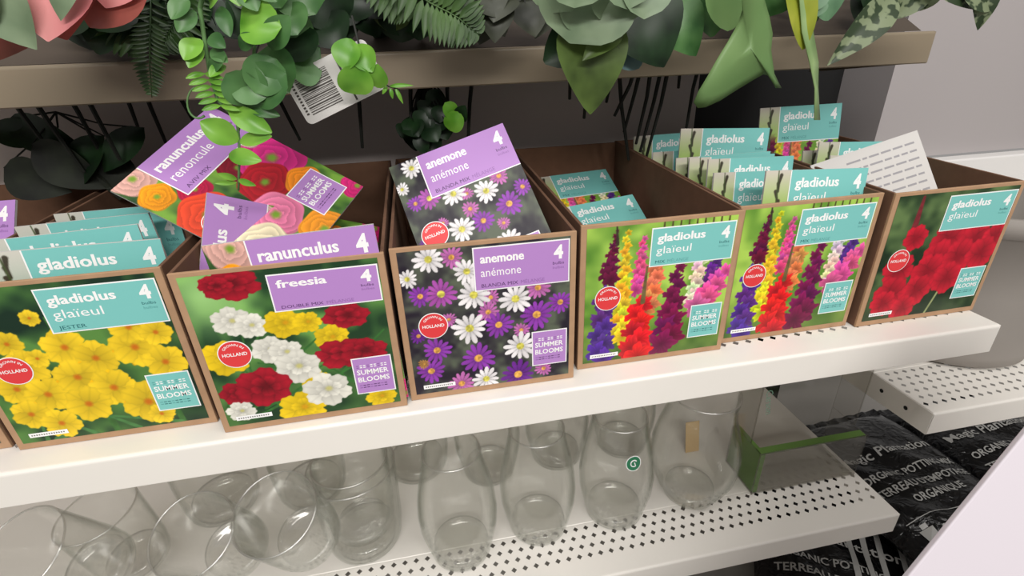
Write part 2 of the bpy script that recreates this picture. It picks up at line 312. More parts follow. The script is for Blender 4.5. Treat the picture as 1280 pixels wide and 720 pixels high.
def art_ranunculus(W, H, n):
    a = Art(W, H, n, ((36, 70, 36), (120, 166, 62)), 8)
    L = [(.15, .03, .15, (232, 180, 168), 1), (.62, .38, .14, (130, 20, 40), 1), (.30, .30, .12, (190, 20, 70), 1), (.17, .45, .20, (226, 72, 40), 1), (.117, .19, .12, (246, 158, 20), 1),
         (.84, .48, .25, (226, 46, 140), 1), (.62, .55, .20, (184, 24, 40), .9), (.79, .72, .15, (240, 140, 30), 1), (.42, .72, .20, (238, 130, 170), 1), (.15, .78, .20, (238, 226, 190), 1),
         (.98, .97, .13, (214, 40, 120), 1), (.5, .98, .18, (236, 150, 40), 1), (.2, 1.0, .13, (200, 30, 60), 1), (.9, .30, .10, (240, 200, 190), 1)]
    for u, v, r, c, f in L: a.rose(u, v, r, c, flat=f)
    return a

# ---------------------------------------------------------------- printed labels
PAL = {'teal': [INK, TEAL, DTEAL, LTEAL], 'purple': [INK, PURPLE, DPURP, LPURP]}
def name_label(W, H, u0, u1, v0, v1, pal, title, sub, small, two=True):
    mb = MB(); x0, x1, z0, z1 = u0 * W, u1 * W, -v1 * H, -v0 * H; b = .0014
    quad(mb, x0, x1, z0, z1, 0, -.0006); quad(mb, x0 + b, x1 + (0 if u1 >= 1 else -b), z0 + b, z1 - (0 if v0 <= 0 else b), 1, -.0008)
    w_, h = x1 - x0, z1 - z0; n = len(title)
    for dx in (0, .0005): put_text(mb, title, x0 + w_ * .07 + dx, z1 - h * .36, w_ * .058 * n + (.04 * w_), 0, .018, height=h * .205, y=-.0009 - dx * .1)
    if sub: put_text(mb, sub, x0 + w_ * .07, z1 - h * .67, w_ * .055 * len(sub) + .03 * w_, 0, 0, height=h * .20)
    if small[0]: put_text(mb, small[0], x0 + w_ * .07, z0 + h * .08, w_ * .038 * len(small[0]), 2, 0, height=h * .085)
    if small[1]: put_text(mb, small[1], x0 + w_ * (.10 + .038 * len(small[0])), z0 + h * .08, w_ * .036 * len(small[1]), 3, 0, height=h * .085)
    put_text(mb, '4', x1 - w_ * .17, z1 - h * .42, w_ * .10, 0, .04, height=h * .30)
    put_text(mb, 'bulbs', x1 - w_ * .18, z1 - h * .56, w_ * .12, 2, 0, height=h * .07)
    put_text(mb, 'bulbes', x1 - w_ * .18, z1 - h * .66, w_ * .12, 3, 0, height=h * .06)
    return mb, PAL[pal]
def sticker(W, H, u, v, r):
    mb = MB(); cx, cz, R = u * W, -v * H, r * W; N = 40
    for rr, mi, y in ((R, 0, -.0006), (R * .94, 1, -.0008)):
        mb.add([(cx + rr * math.cos(k * 2 * math.pi / N), y, cz + rr * math.sin(k * 2 * math.pi / N)) for k in range(N)], [tuple(range(N))], mi)
    put_text(mb, 'HOLLAND', cx - R * .74, cz - R * .12, R * 1.48, 0, .02, height=R * .24)
    put_text(mb, 'GROWN IN', 0, 0, R * 1.25, 0, .01, height=R * .17, arc=(cx, cz, R * .62))
    return mb, [INK, RED]
def series(W, H, u0, u1, v0, v1, pal):
    mb = MB(); x0, x1, z0, z1 = u0 * W, u1 * W, -v1 * H, -v0 * H; b = .0013
    quad(mb, x0, x1, z0, z1, 0, -.0006); quad(mb, x0 + b, x1 - b, z0 + b, z1 - b, 1, -.0008); w_, h = x1 - x0, z1 - z0
    put_text(mb, 'SUMMER', x0 + w_ * .09, z1 - h * .46, w_ * .80, 0, .02, height=h * .135)
    put_text(mb, 'BLOOMS', x0 + w_ * .09, z1 - h * .66, w_ * .80, 0, .02, height=h * .135)
    for zz in (.20, .25):                                 # two lines too small to read
        for k in range(9): quad(mb, x0 + w_ * (.10 + k * .088), x0 + w_ * (.16 + k * .088), z1 - h * (zz + .025), z1 - h * zz, 0 if k % 3 else 3, -.0009)
    for zz in (.75, .81):
        for k in range(8): quad(mb, x0 + w_ * (.10 + k * .09), x0 + w_ * (.17 + k * .09), z1 - h * (zz + .02), z1 - h * zz, 2 if k % 3 else 3, -.0009)
    return mb, PAL[pal]
def strip(W, H, u0, u1, v0, v1):
    mb = MB(); x0, x1, z0, z1 = u0 * W, u1 * W, -v1 * H, -v0 * H
    quad(mb, x0, x1, z0, z1, 0); n = 14
    for k in range(n):
        a = x0 + (x1 - x0) * (.06 + .88 * k / n); quad(mb, a, a + (x1 - x0) * .035, z0 + (z1 - z0) * .35, z0 + (z1 - z0) * .65, 1, -.0008)
    return mb, [INK, mat('grey_ink', (120, 118, 116), .5)]

# ---------------------------------------------------------------- shelves and store structure
def perforated(mb, x0, x1, y0, rows, z, step=.0188, hole=.0048, mi=0):
    """sheet with real diamond-shaped holes, rows staggered"""
    for r in range(rows):
        n = int((x1 - x0) / step); off = (r % 2) * step / 2; ya, yb = y0 + r * step * .92, y0 + (r + 1) * step * .92
        xs = [x0] + [x0 + off + k * step for k in range(0 if off else 1, n)] + [x1]
        for a, b in zip(xs[:-1], xs[1:]):
            if b - a < .002: continue
            if b - a < step * .9:
                mb.add([(a, ya, z), (b, ya, z), (b, yb, z), (a, yb, z)], [(0, 1, 2, 3)], mi); continue
            cx, cy = (a + b) / 2, (ya + yb) / 2; h = hole
            mb.add([(a, ya, z), (b, ya, z), (b, yb, z), (a, yb, z), (cx, cy - h, z), (cx + h, cy, z), (cx, cy + h, z), (cx - h, cy, z)],
                   [(0, 1, 4), (1, 2, 5), (2, 3, 6), (3, 0, 7), (0, 4, 7), (1, 5, 4), (2, 6, 5), (3, 7, 6)], mi)
    return y0 + rows * step * .92
def shelf(name, x0, x1, yf, yb, z, t, m, label, rows=6, hole_y=.016, left_plate=False, right_plate=True):
    root = empty(name, label, 'shelf', loc=(0, 0, 0))
    mb = MB(); r = .004
    prof = [(yf + .012, z - t), (yf + .0015, z - t), (yf, z - t + .0015), (yf, z - r)] + [(yf + r - r * math.cos(a), z - r + r * math.sin(a)) for a in (.4, .8, 1.2)] + [(yf + r, z), (yf + .016, z)]
    vs = [(x, y, zz) for x in (x0, x1) for (y, zz) in prof]; n = len(prof)
    mb.add(vs, [(i + 1, i, i + n, i + n + 1) for i in range(n - 1)])
    mb.build('front_lip', m, root)
    sh = MB(); ye = perforated(sh, x0, x1, yf + hole_y, rows, z)
    if hole_y > .016: sh.add([(x0, yf + .016, z), (x1, yf + .016, z), (x1, yf + hole_y, z), (x0, yf + hole_y, z)], [(0, 1, 2, 3)])
    sh.add([(x0, ye, z), (x1, ye, z), (x1, ye + .001, z - .0015), (x0, ye + .001, z - .0015), (x0, ye + .0025, z), (x1, ye + .0025, z), (x0, yb, z), (x1, yb, z)], [(0, 1, 2, 3), (3, 2, 5, 4), (4, 5, 7, 6)])
    sh.build('perforated_deck', m, root)
    for on_, x, nm in ((right_plate, x1, 'end_plate'), (left_plate, x0, 'end_plate')):
        if on_:
            p = MB(); s_ = .0015; zb = z - t
            p.hexa([(x - s_, yf + .001, zb + .001), (x + s_, yf + .001, zb + .001), (x + s_, yb, zb - .02), (x - s_, yb, zb - .02), (x - s_, yf + .001, z - .001), (x + s_, yf + .001, z - .001), (x + s_, yb, z - .001), (x - s_, yb, z - .001)])
            for yy in (.045, .095):
                vs, fs = lathe([(0.0001, 0), (.004, 0)], 14); p.add([(x + (-s_ - .0004 if nm and x == x0 else s_ + .0004), yf + yy + a, z - t * .5 + b) for a, b, c in vs], fs, 1)
            p.build(nm, [m, DARKM], root)
    return root
shelf('metal_shelf', -1.6, 1.252, -.0162, .46, 0, .0455, WHITEM, 'white metal shelf carrying the printed flower bulb display boxes', hole_y=.037)
shelf('metal_shelf', -1.6, 1.252, .004, .46, -.4048, .0455, WHITEM, 'white perforated metal shelf under the clear glass vases', rows=4, hole_y=.034)
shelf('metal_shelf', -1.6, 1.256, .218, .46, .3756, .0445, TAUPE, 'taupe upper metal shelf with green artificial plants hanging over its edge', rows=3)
shelf('metal_shelf', 1.272, 2.9, .029, .50, -.2, .0455, WHITEM, 'white perforated metal shelf with open end plate above the potting soil bags', left_plate=True, right_plate=False)
# slotted plant rack sloping up behind the upper lip
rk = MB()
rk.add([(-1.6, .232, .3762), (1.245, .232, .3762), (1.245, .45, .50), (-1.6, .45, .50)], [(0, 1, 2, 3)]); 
rko = rk.build('slotted_rack', [mat('shaded_taupe', (74, 64, 54), .6, noise=.06, scale=10), DARKM]); tag(rko, 'taupe sloping rack, colour darkened for shade, behind the upper shelf edge holding artificial stems', 'plant rack')  # rack taupe darkened in place of the shadow behind the lip
b = MB(); b.box(-1.6, 1.02, .462, .475, -1.1, .9)
tag(b.build('wall_back', mat('grey_backing', (205, 194, 190), .7, noise=.05, scale=3)), 'grey backing panel behind the shelves', 'wall', kind='structure')
b = MB(); b.box(1.02, 1.50, .60, .615, -1.1, .9)
tag(b.build('wall_recess', DARKM), 'black sheet for the darkness of the gap at the right end of the backing panel', 'wall', kind='structure')  # black sheet stands in for the darkness of the open gap
b = MB(); b.box(1.02, 1.27, .462, .475, -1.1, -.02)
tag(b.build('wall_lower', MATS['grey_backing']), 'grey backing panel behind the clear tray', 'wall', kind='structure')
b = MB(); b.box(1.02, 1.028, .475, .60, -1.1, .9)
tag(b.build('trim_1', DARKM), 'side of the recess, blackened to stand for its darkness', 'trim', kind='structure')
b = MB(); b.box(1.462, 2.9, .47, .60, .12, .9, 0)
tag(b.build('wall_right', mat('white_wall_panel', (172, 166, 166), .5, noise=.02, scale=2)), 'white panel standing to the right of the shelves', 'wall', kind='structure')
b = MB(); b.box(-3, 5, -4, 1.2, -1.12, -1.1)
tag(b.build('floor', mat('grey_floor_tiles', (170, 166, 160), .4, noise=.05, scale=2)), 'pale grey shop floor', 'floor', kind='structure')
b = MB(); b.box(-1.6, 2.9, .0, .46, -.80, -.78)
tag(b.build('base_shelf', mat('dusty_white', (150, 148, 142), .5, noise=.05)), 'low base shelf beneath the black bags of potting mix', 'shelf')
# carton with white top behind the red gladiolus box
b = MB(); b.box(1.30, 2.4, .432, .469, -.195, .116)
tag(b.build('white_carton', mat('white_board', (232, 230, 228), .6), bevel=.004), 'white carton behind the red gladiolus box, below the white panel', 'carton')

# ---------------------------------------------------------------- display boxes
BW, BH, BD, BHB = .2, .1931, .40, .208
def display_box(art, label, x, y, yaw, lab, grp='printed bulb display boxes along the shelf'):
    root = empty('display_box', label, 'display box', grp, M=Matrix.Translation((x, y, .0006)) @ Matrix.Rotation(math.radians(yaw), 4, 'Z'))
    mb = MB(); t = .0038
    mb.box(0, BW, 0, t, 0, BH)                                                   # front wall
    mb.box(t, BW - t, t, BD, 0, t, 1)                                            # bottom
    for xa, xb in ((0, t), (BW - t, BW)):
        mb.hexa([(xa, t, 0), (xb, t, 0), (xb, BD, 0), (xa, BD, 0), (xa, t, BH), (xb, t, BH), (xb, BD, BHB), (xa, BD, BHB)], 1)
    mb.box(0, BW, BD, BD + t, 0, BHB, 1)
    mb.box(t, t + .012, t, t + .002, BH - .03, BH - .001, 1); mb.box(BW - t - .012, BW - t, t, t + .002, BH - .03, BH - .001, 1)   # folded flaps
    mb.build('carton', [CARD, CARD_SHADED], root, bevel=.0008)
    mx, mt, mbm = .007, .0045, .008
    W, H = BW - 2 * mx, BH - mt - mbm; A = art(W, H, 240); o = bpy.data.objects.new('front_print', A.mesh('front_print')); COL.objects.link(o); o.parent = root; o.location = (mx, 0, BH - mt)
    def part(nm, t_): ob = t_[0].build(nm, t_[1], root); ob.location = (mx, 0, BH - mt); return ob
    pal, title, sub, small, v0, v1 = lab
    part('name_label', name_label(W, H, .42, .995, v0, v1, pal, title, sub, small))
    part('origin_sticker', sticker(W, H, .155, .50, .088))
    part('series_label', series(W, H, .755, .985, .635, .90, pal))
    part('code_strip', strip(W, H, .05, .25, .935, .965))
    return root
display_box(art_yellow, 'display box of yellow gladiolus, JESTER on its teal label', .0147, .0187, 0, ('teal', 'gladiolus', 'glaïeul', ('JESTER', ''), .03, .30))
display_box(art_freesia, 'display box of red, white and yellow freesia under a purple label', .2292, -.0032, .4, ('purple', 'freesia', '', ('DOUBLE MIX', 'MÉLANGE'), .035, .265))
display_box(art_anemone, 'display box of white and purple daisy-like anemone under a purple label', .4338, .0055, -.1, ('purple', 'anemone', 'anémone', ('BLANDA MIX', 'MÉLANGE'), .015, .30))
display_box(art_mix, 'nearly empty display box of mixed gladiolus, next to the anemone box', .6432, .0197, 0, ('teal', 'gladiolus', 'glaïeul', ('MIX', 'MÉLANGE'), .035, .305))
display_box(art_mix, 'well-filled display box of mixed gladiolus, next to the red gladiolus box', .8468, .0324, .4, ('teal', 'gladiolus', 'glaïeul', ('MIX', 'MÉLANGE'), .035, .305))
display_box(art_red, 'rightmost display box, deep red gladiolus, at the end of the shelf', 1.0561, .0261, .4, ('teal', 'gladiolus', 'glaïeul', ('', ''), .03, .30))
display_box(art_anemone, 'display box cut off by the left edge of the photo, beside the yellow gladiolus box', -.197, .026, 0, ('purple', 'anemone', 'anémone', ('BLANDA MIX', 'MÉLANGE'), .015, .30))

# ---------------------------------------------------------------- bulb packs
def pack_proto(art, lab, W=.15, H=.20, series_at=(.62, .92, .73, .93)):
    root = empty('bulb_pack', '-', 'bulb pack')
    mb = MB(); mb.box(0, W, .0004, .0024, -H, 0); mb.build('card', [PAPER], root)
    A = art(W, H, 170); o = bpy.data.objects.new('front_print', A.mesh('front_print')); COL.objects.link(o); o.parent = root; o.location = (0, .0004, 0)
    def part(nm, t_): ob = t_[0].build(nm, t_[1], root); ob.location = (0, .0003, 0); return ob
    pal, title, sub, small = lab
    part('name_label', name_label(W, H, .235, 1.0, .0, .30, pal, title, sub, small))
    part('origin_sticker', sticker(W, H, .16, .52, .11)); part('series_label', series(W, H, *series_at, pal))
    q = MB(); q.v, q.f, q.m = [], [], []                       # printed back of the pack: lines of small text
    for k in range(15):
        z = -H * (.07 + k * .058); x = W * .06
        while x < W * (.9 if k % 4 else .6):
            l = random.uniform(.006, .02); q.add([(x, .0026, z), (x, .0026, z - .0028), (min(x + l, W * .95), .0026, z - .0028), (min(x + l, W * .95), .0026, z)], [(0, 1, 2, 3)]); x += l + .003
    q.build('back_text', mat('grey_text', (150, 148, 152), .6), root)
    return root
def Mpose(p):
    x, y, z, yaw, lean, roll = p
    return Matrix.Translation((x, y, z)) @ Matrix.Rotation(math.radians(yaw), 4, 'Z') @ Matrix.Rotation(math.radians(-lean), 4, 'X') @ Matrix.Rotation(math.radians(roll), 4, 'Y')
PROTO = {
 'mix': pack_proto(lambda W, H, n: art_mix(W, H, n, True), ('teal', 'gladiolus', 'glaïeul', ('MIX', 'MÉLANGE'))),
 'yel': pack_proto(lambda W, H, n: art_yellow(W, H, n, True), ('teal', 'gladiolus', 'glaïeul', ('JESTER', ''))),
 'ane': pack_proto(art_anemone, ('purple', 'anemone', 'anémone', ('BLANDA MIX', 'MÉLANGE'))),
 'ran': pack_proto(art_ranunculus, ('purple', 'ranunculus', 'renoncule', ('AVIV MIX', '')), .158, .212, (.60, .92, .69, .93))}
used = set()
def pack(kind, pose, label, group):
    o = PROTO[kind] if kind not in used else copy_tree(PROTO[kind]); used.add(kind)
    o.matrix_world = Mpose(pose); o['label'] = label; o['group'] = group; return o
gF, gY, gM, gR = 'purple packs above the freesia box', 'yellow gladiolus packs in their box', 'mixed gladiolus packs in their boxes', 'packs in the red gladiolus box'
pack('ane', (.4372, .1449, .2477, -13.9, 39.4, -22.1), 'anemone pack tilted up out of the anemone box', 'anemone packs')
pack('ane', (-.1612, .2274, .2253, -7.8, 33.4, -1.8), 'purple-topped pack at the left edge, behind the yellow gladiolus packs', 'anemone packs')
pack('ran', (.1420, .1200, .2500, 16.8, 49.0, -44.2), 'ranunculus pack lying tilted with its whole flower picture and square label showing', gF)
pack('ran', (.2183, .0211, .1087, 39.5, 15.3, -64.3), 'ranunculus pack turned on its side, lettering running upwards, between two others', gF)
pack('ran', (.2659, -.0016, .2176, .6, 0, -2.1), 'upright ranunculus pack just behind the front of the freesia box', gF)
pack('yel', (.0600, .0290, .2200, 8, 0, 2.8), 'frontmost gladiolus pack in the yellow gladiolus box', gY)
pack('yel', (.0280, .0620, .2215, 7, 1, 0), 'second gladiolus pack from the front in the yellow gladiolus box', gY)
pack('yel', (.0315, .1737, .2068, -5, 5.9, -1.2), 'gladiolus pack tucked under the tilted ranunculus pack, its name in full view', gY)
pack('yel', (.0200, .2093, .2079, -8.2, 5.1, -2.4), 'rearmost gladiolus pack in the yellow gladiolus box, only its top edge showing', gY)
pack('yel', (.0190, .1449, .2124, -7.3, 1.4, -3.3), 'gladiolus pack in the yellow box with just its pale left strip showing', gY)
pack('mix', (.6700, .3920, .1600, 6, 60, -1.4), 'gladiolus pack lying flat at the back of the nearly empty box', gM)
pack('mix', (.668, .262, .138, 0, 58, -7), 'gladiolus pack slumped at the bottom right of the nearly empty box', gM)
pack('mix', (.8959, .0638, .2263, 1.4, 8.5, 3), 'frontmost pack in the well-filled mixed gladiolus box', gM)
pack('mix', (.8613, .1380, .2289, 8.9, 9.4, 3.7), 'third pack from the front in the well-filled box, its number 4 showing', gM)
pack('mix', (.8606, .1196, .2144, 9.9, 10, 4.5), 'second pack from the front in the well-filled box, its number hidden', gM)
pack('mix', (.8576, .1812, .2227, 6.5, 10.6, 2.6), 'fourth pack from the front in the well-filled box, only its pale strip showing', gM)
pack('mix', (.8525, .2103, .2175, -3.4, 9.3, -.6), 'fifth pack from the front in the well-filled box, only its stem picture showing', gM)
pack('mix', (.8539, .2907, .2118, .2, 10.1, .5), 'pack behind the upright one in the well-filled box, lowest at the left', gM)
pack('mix', (.8792, .2536, .2528, -1.8, 8.1, 2.8), 'pack standing highest in the well-filled box, both names readable', gM)
pack('mix', (.8510, .3650, .2263, 3, 8, 0), 'pack in the shade at the very back of the well-filled box', gM)
pack('mix', (1.0661, .3300, .2654, -4.9, 10, -.8), 'dim pack standing tallest at the back of the red gladiolus box', gR)
pack('mix', (1.0900, .2371, .2075, 1.2, 12, 2), 'low pack behind the white card back in the red gladiolus box', gR)
pack('mix', (1.0900, .2071, .2258, -1.5, 9, 2.8), 'pack at the right rear of the red gladiolus box, a 4 at its corner', gR)
pack('mix', (1.0827, .1720, .2123, -.1, 16, 3.5), 'pack right behind the white card back, a lower 4 at its corner', gR)
wb = pack('mix', (1.0610, .1986, .1793, -22, 24.8, -21.8), 'pack turned backwards, showing its white printed reverse', gR)
# turn it round about its own middle
wb.matrix_world = Mpose((1.0500, .1700, .2000, -20, 24.8, -20)) @ Matrix.Translation((.15, .0024, 0)) @ Matrix.Rotation(math.pi, 4, 'Z')

# ---------------------------------------------------------------- glassware on the lower shelf
def vase_mesh(prof, t=.0022):
    """outer profile (r,z) bottom to top; adds rounded rim and inner wall"""
    inner = [(max(r - t, .0005), max(z, prof[0][1] + .006)) for r, z in prof]
    r, z = prof[-1]; rim = [(r - t * .2, z + t * .5), (r - t * .8, z + t * .5)]
    pts = [(.0005, prof[0][1])] + prof + rim + inner[::-1]
    pts[-1] = (.0005, pts[-1][1]); return lathe(pts, 64)
def vase(name, label, loc, prof, grp, basez=.02, tilt=None, baser=None):
    root = empty(name, label, 'vase' if name == 'glass_vase' else 'glass', grp, loc=loc)
    mb = MB(); vs, fs = vase_mesh(prof); mb.add(vs, fs); mb.build('glass_body', GLASS, root, smooth=True)
    rb = baser or prof[1][0] * .93
    m2 = MB(); vs, fs = lathe([(.0003, .001), (rb * .8, .001), (rb * .95, .004), (rb, basez * .6), (rb * .97, basez), (rb * .8, basez * .72), (.0003, basez * .6)], 48); m2.add(vs, fs); m2.build('thick_base', BASEG, root, smooth=True)
    rr, rz = prof[-1]; m3 = MB(); N = 64; vs = [((rr - t_ + .0017 * math.cos(a)) * math.cos(k * 2 * math.pi / N), (rr - t_ + .0017 * math.cos(a)) * math.sin(k * 2 * math.pi / N), rz + .0008 + .0017 * math.sin(a)) for k in range(N) for t_ in (.0011,) for a in [i * math.pi / 4 for i in range(8)]]
    m3.add(vs, [(k * 8 + i, k * 8 + (i + 1) % 8, ((k + 1) % N) * 8 + (i + 1) % 8, ((k + 1) % N) * 8 + i) for k in range(N) for i in range(8)]); m3.build('polished_rim', RIMG, root, smooth=True)
    if tilt: root.rotation_euler = tilt
    return root
gV = 'clear glass vases on the perforated shelf'
PV = [(.044, 0), (.051, .003), (.053, .012), (.058, .035), (.064, .065), (.0655, .095), (.063, .125), (.057, .16), (.051, .185), (.047, .208), (.0455, .220)]
zL = -.4048 + .0008
V1 = vase('glass_vase', 'nearest barrel-shaped vase, its whole rim in view below the white shelf', (.472, .110, zL), PV, gV)
def cpv(src, loc, label, rz=0): c = copy_tree(src); c.location = loc; c['label'] = label; c.rotation_euler.z = rz; return c
cpv(V1, (.613, .128, zL), 'second barrel-shaped vase from the left in the front row', 1)
V3 = cpv(V1, (.757, .128, zL), 'barrel-shaped vase with a round green sticker')
PB = [(.036, 0), (.048, .003), (.050, .012), (.062, .03), (.074, .06), (.079, .09), (.078, .12), (.070, .155), (.060, .19), (.058, .215), (.060, .235)]
vase('glass_vase', 'rounder bulging vase at the right of the front row, beside the clear tray', (.912, .135, zL), PB, gV)
for x, y, l in ((.545, .275, 'rear-row vase seen between the first and second front vases'), (.690, .285, 'rear-row vase seen between the second and sticker-marked vases'), (.835, .285, 'rear-row vase seen between the sticker-marked and bulging vases')):
    cpv(V1, (x, y, zL), l)
# green sticker on V3: slightly curved disc with a pale swirl
sk = MB(); vs = []; R = .0135; th0 = -.30
def onv(a, b):   # a,b offsets on the vase wall at z .15
    z = .165 + b; r = np.interp(z, [p[1] for p in PV], [p[0] for p in PV]) + .0006; th = math.radians(-86) + a / r
    return (r * math.cos(th), r * math.sin(th), z)
N = 28
for rr, mi, e in ((R, 1, 0), (R * .9, 0, .0002)):
    c = onv(0, 0); ring = [onv(rr * math.cos(k * 2 * math.pi / N), rr * math.sin(k * 2 * math.pi / N)) for k in range(N)]
    q = [(p[0] * (1 + e * 10), p[1] * (1 + e * 10), p[2]) for p in [c] + ring]; sk.add(q, [(0, 1 + k, 1 + (k + 1) % N) for k in range(N)], mi)
sw = [Vector(onv(.0055 * math.cos(t), .0055 * math.sin(t))) * 1.004 for t in np.linspace(.6, 5.2, 12)] + [Vector(onv(.001, .0015)) * 1.004]
sk.tube(sw, .0011, .0009, 5, 1)
sk.build('round_sticker', [mat('green_sticker', (44, 120, 84), .4), INK], V3)
# wide nested tumblers
PT = [(.050, 0), (.058, .003), (.062, .012), (.066, .04), (.068, .09), (.070, .15), (.071, .17)]
gT = 'wide clear glass tumblers at the left of the lower shelf'
T1 = vase('glass_tumbler', 'wide thick-based glass bowl left of the nearest vase, standing upright', (.307, .165, zL), PT, gT, .028)
PS = [(.040, .0), (.048, .003), (.055, .02), (.058, .06), (.060, .12), (.061, .15)]
T2 = vase('glass_tumbler', 'smaller glass tumbler nested inside the wide upright bowl', (.307, .165, zL + .033), PS, gT, .014)
def tumb(x, y, z, rx, ry, label): c = copy_tree(T1); c.scale = (.78, .78, .78); c.location = (x, y, z); c.rotation_euler = (rx, ry, 0); c['label'] = label; return c
def place_rim(px, py, y, rx, ry, label):
    """stand a leaning tumbler so that its rim centre sits at a given point"""
    P = at(px, py, y); E_ = Euler((rx, ry, 0)).to_matrix(); c = P - E_ @ Vector((0, 0, .17 * .78)); return tumb(c.x, c.y, c.z, rx, ry, label)
place_rim(343, 641, .03, .42, -.10, 'leaning glass tumbler whose full round rim faces out, left of the wide bowl')
place_rim(240, 668, .045, .50, -.10, 'leaning glass tumbler third from the nearest vase, its rim a full circle')
place_rim(24, 692, .03, .45, -.22, 'glass tumbler tipped over furthest left, cut by the edge of the photo')
place_rim(120, 640, .16, .10, -.10, 'glass tumbler tipped left, between the two leaning ones')
cpv(T1, (.195, .30, zL), 'wide glass bowl in the rear row behind the leaning tumblers')
cpv(T1, (.03, .30, zL), 'wide glass bowl in the rear row, leftmost under the shelf')
cpv(T1, (.40, .32, zL), 'wide glass bowl in the rear row behind the nearest vase')

# clear tray with green rim
root = empty('clear_tray', 'clear plastic display tray with a green rim band beside the round vase', 'tray', loc=(1.022, .10, zL))
W_, D_, h_ = .222, .085, .10; t = .0022
m = MB(); m.box(0, W_, 0, t, 0, h_); m.box(0, t, t, D_, 0, h_ * 1.0); m.box(W_ - t, W_, t, D_, 0, h_); m.box(t, W_ - t, t, D_, 0, t); m.build('tray_walls', PLASTIC, root)
m = MB(); m.box(t, W_ - t, t, .016, h_ - .003, h_); m.box(t, .012, t, D_, .002, h_ - .004); m.build('green_band', mat('green_plastic', (112, 152, 74), .35), root)
m = MB(); m.box(0, W_, D_, D_ + t, 0, .27); m.box(0, t, .03, D_, h_, .27); m.box(W_ - t, W_, .03, D_, h_, .27); m.build('back_panel', PLASTIC, root)
m = MB(); m.tube([(0, 0, 0), (0, 0, h_), (W_, 0, h_), (W_, 0, 0)], .0016); m.tube([(W_, .03, h_), (W_, .03, .27)], .0014); m.tube([(0, .03, h_), (0, .03, .27)], .0014); m.build('edge_beading', PLASTIC, root)
m = MB(); put_text(m, 'Carson', 0, 0, .055, 0, 0, y=0, M=Matrix.Translation((.006, .028, .22)) @ Matrix.Rotation(math.radians(80), 4, 'Y')); m.build('green_lettering', mat('pale_green_ink', (120, 160, 138), .5), root)
# beige tag lying behind the round vase
m = MB(); m.box(0, .03, 0, .0015, 0, .07); o = m.build('beige_tag', mat('beige_card', (214, 180, 128), .6), loc=(.955, .225, zL)); o.rotation_euler = (math.radians(-12), 0, 0)
tag(o, 'beige tag standing behind the round bulging vase', 'tag')

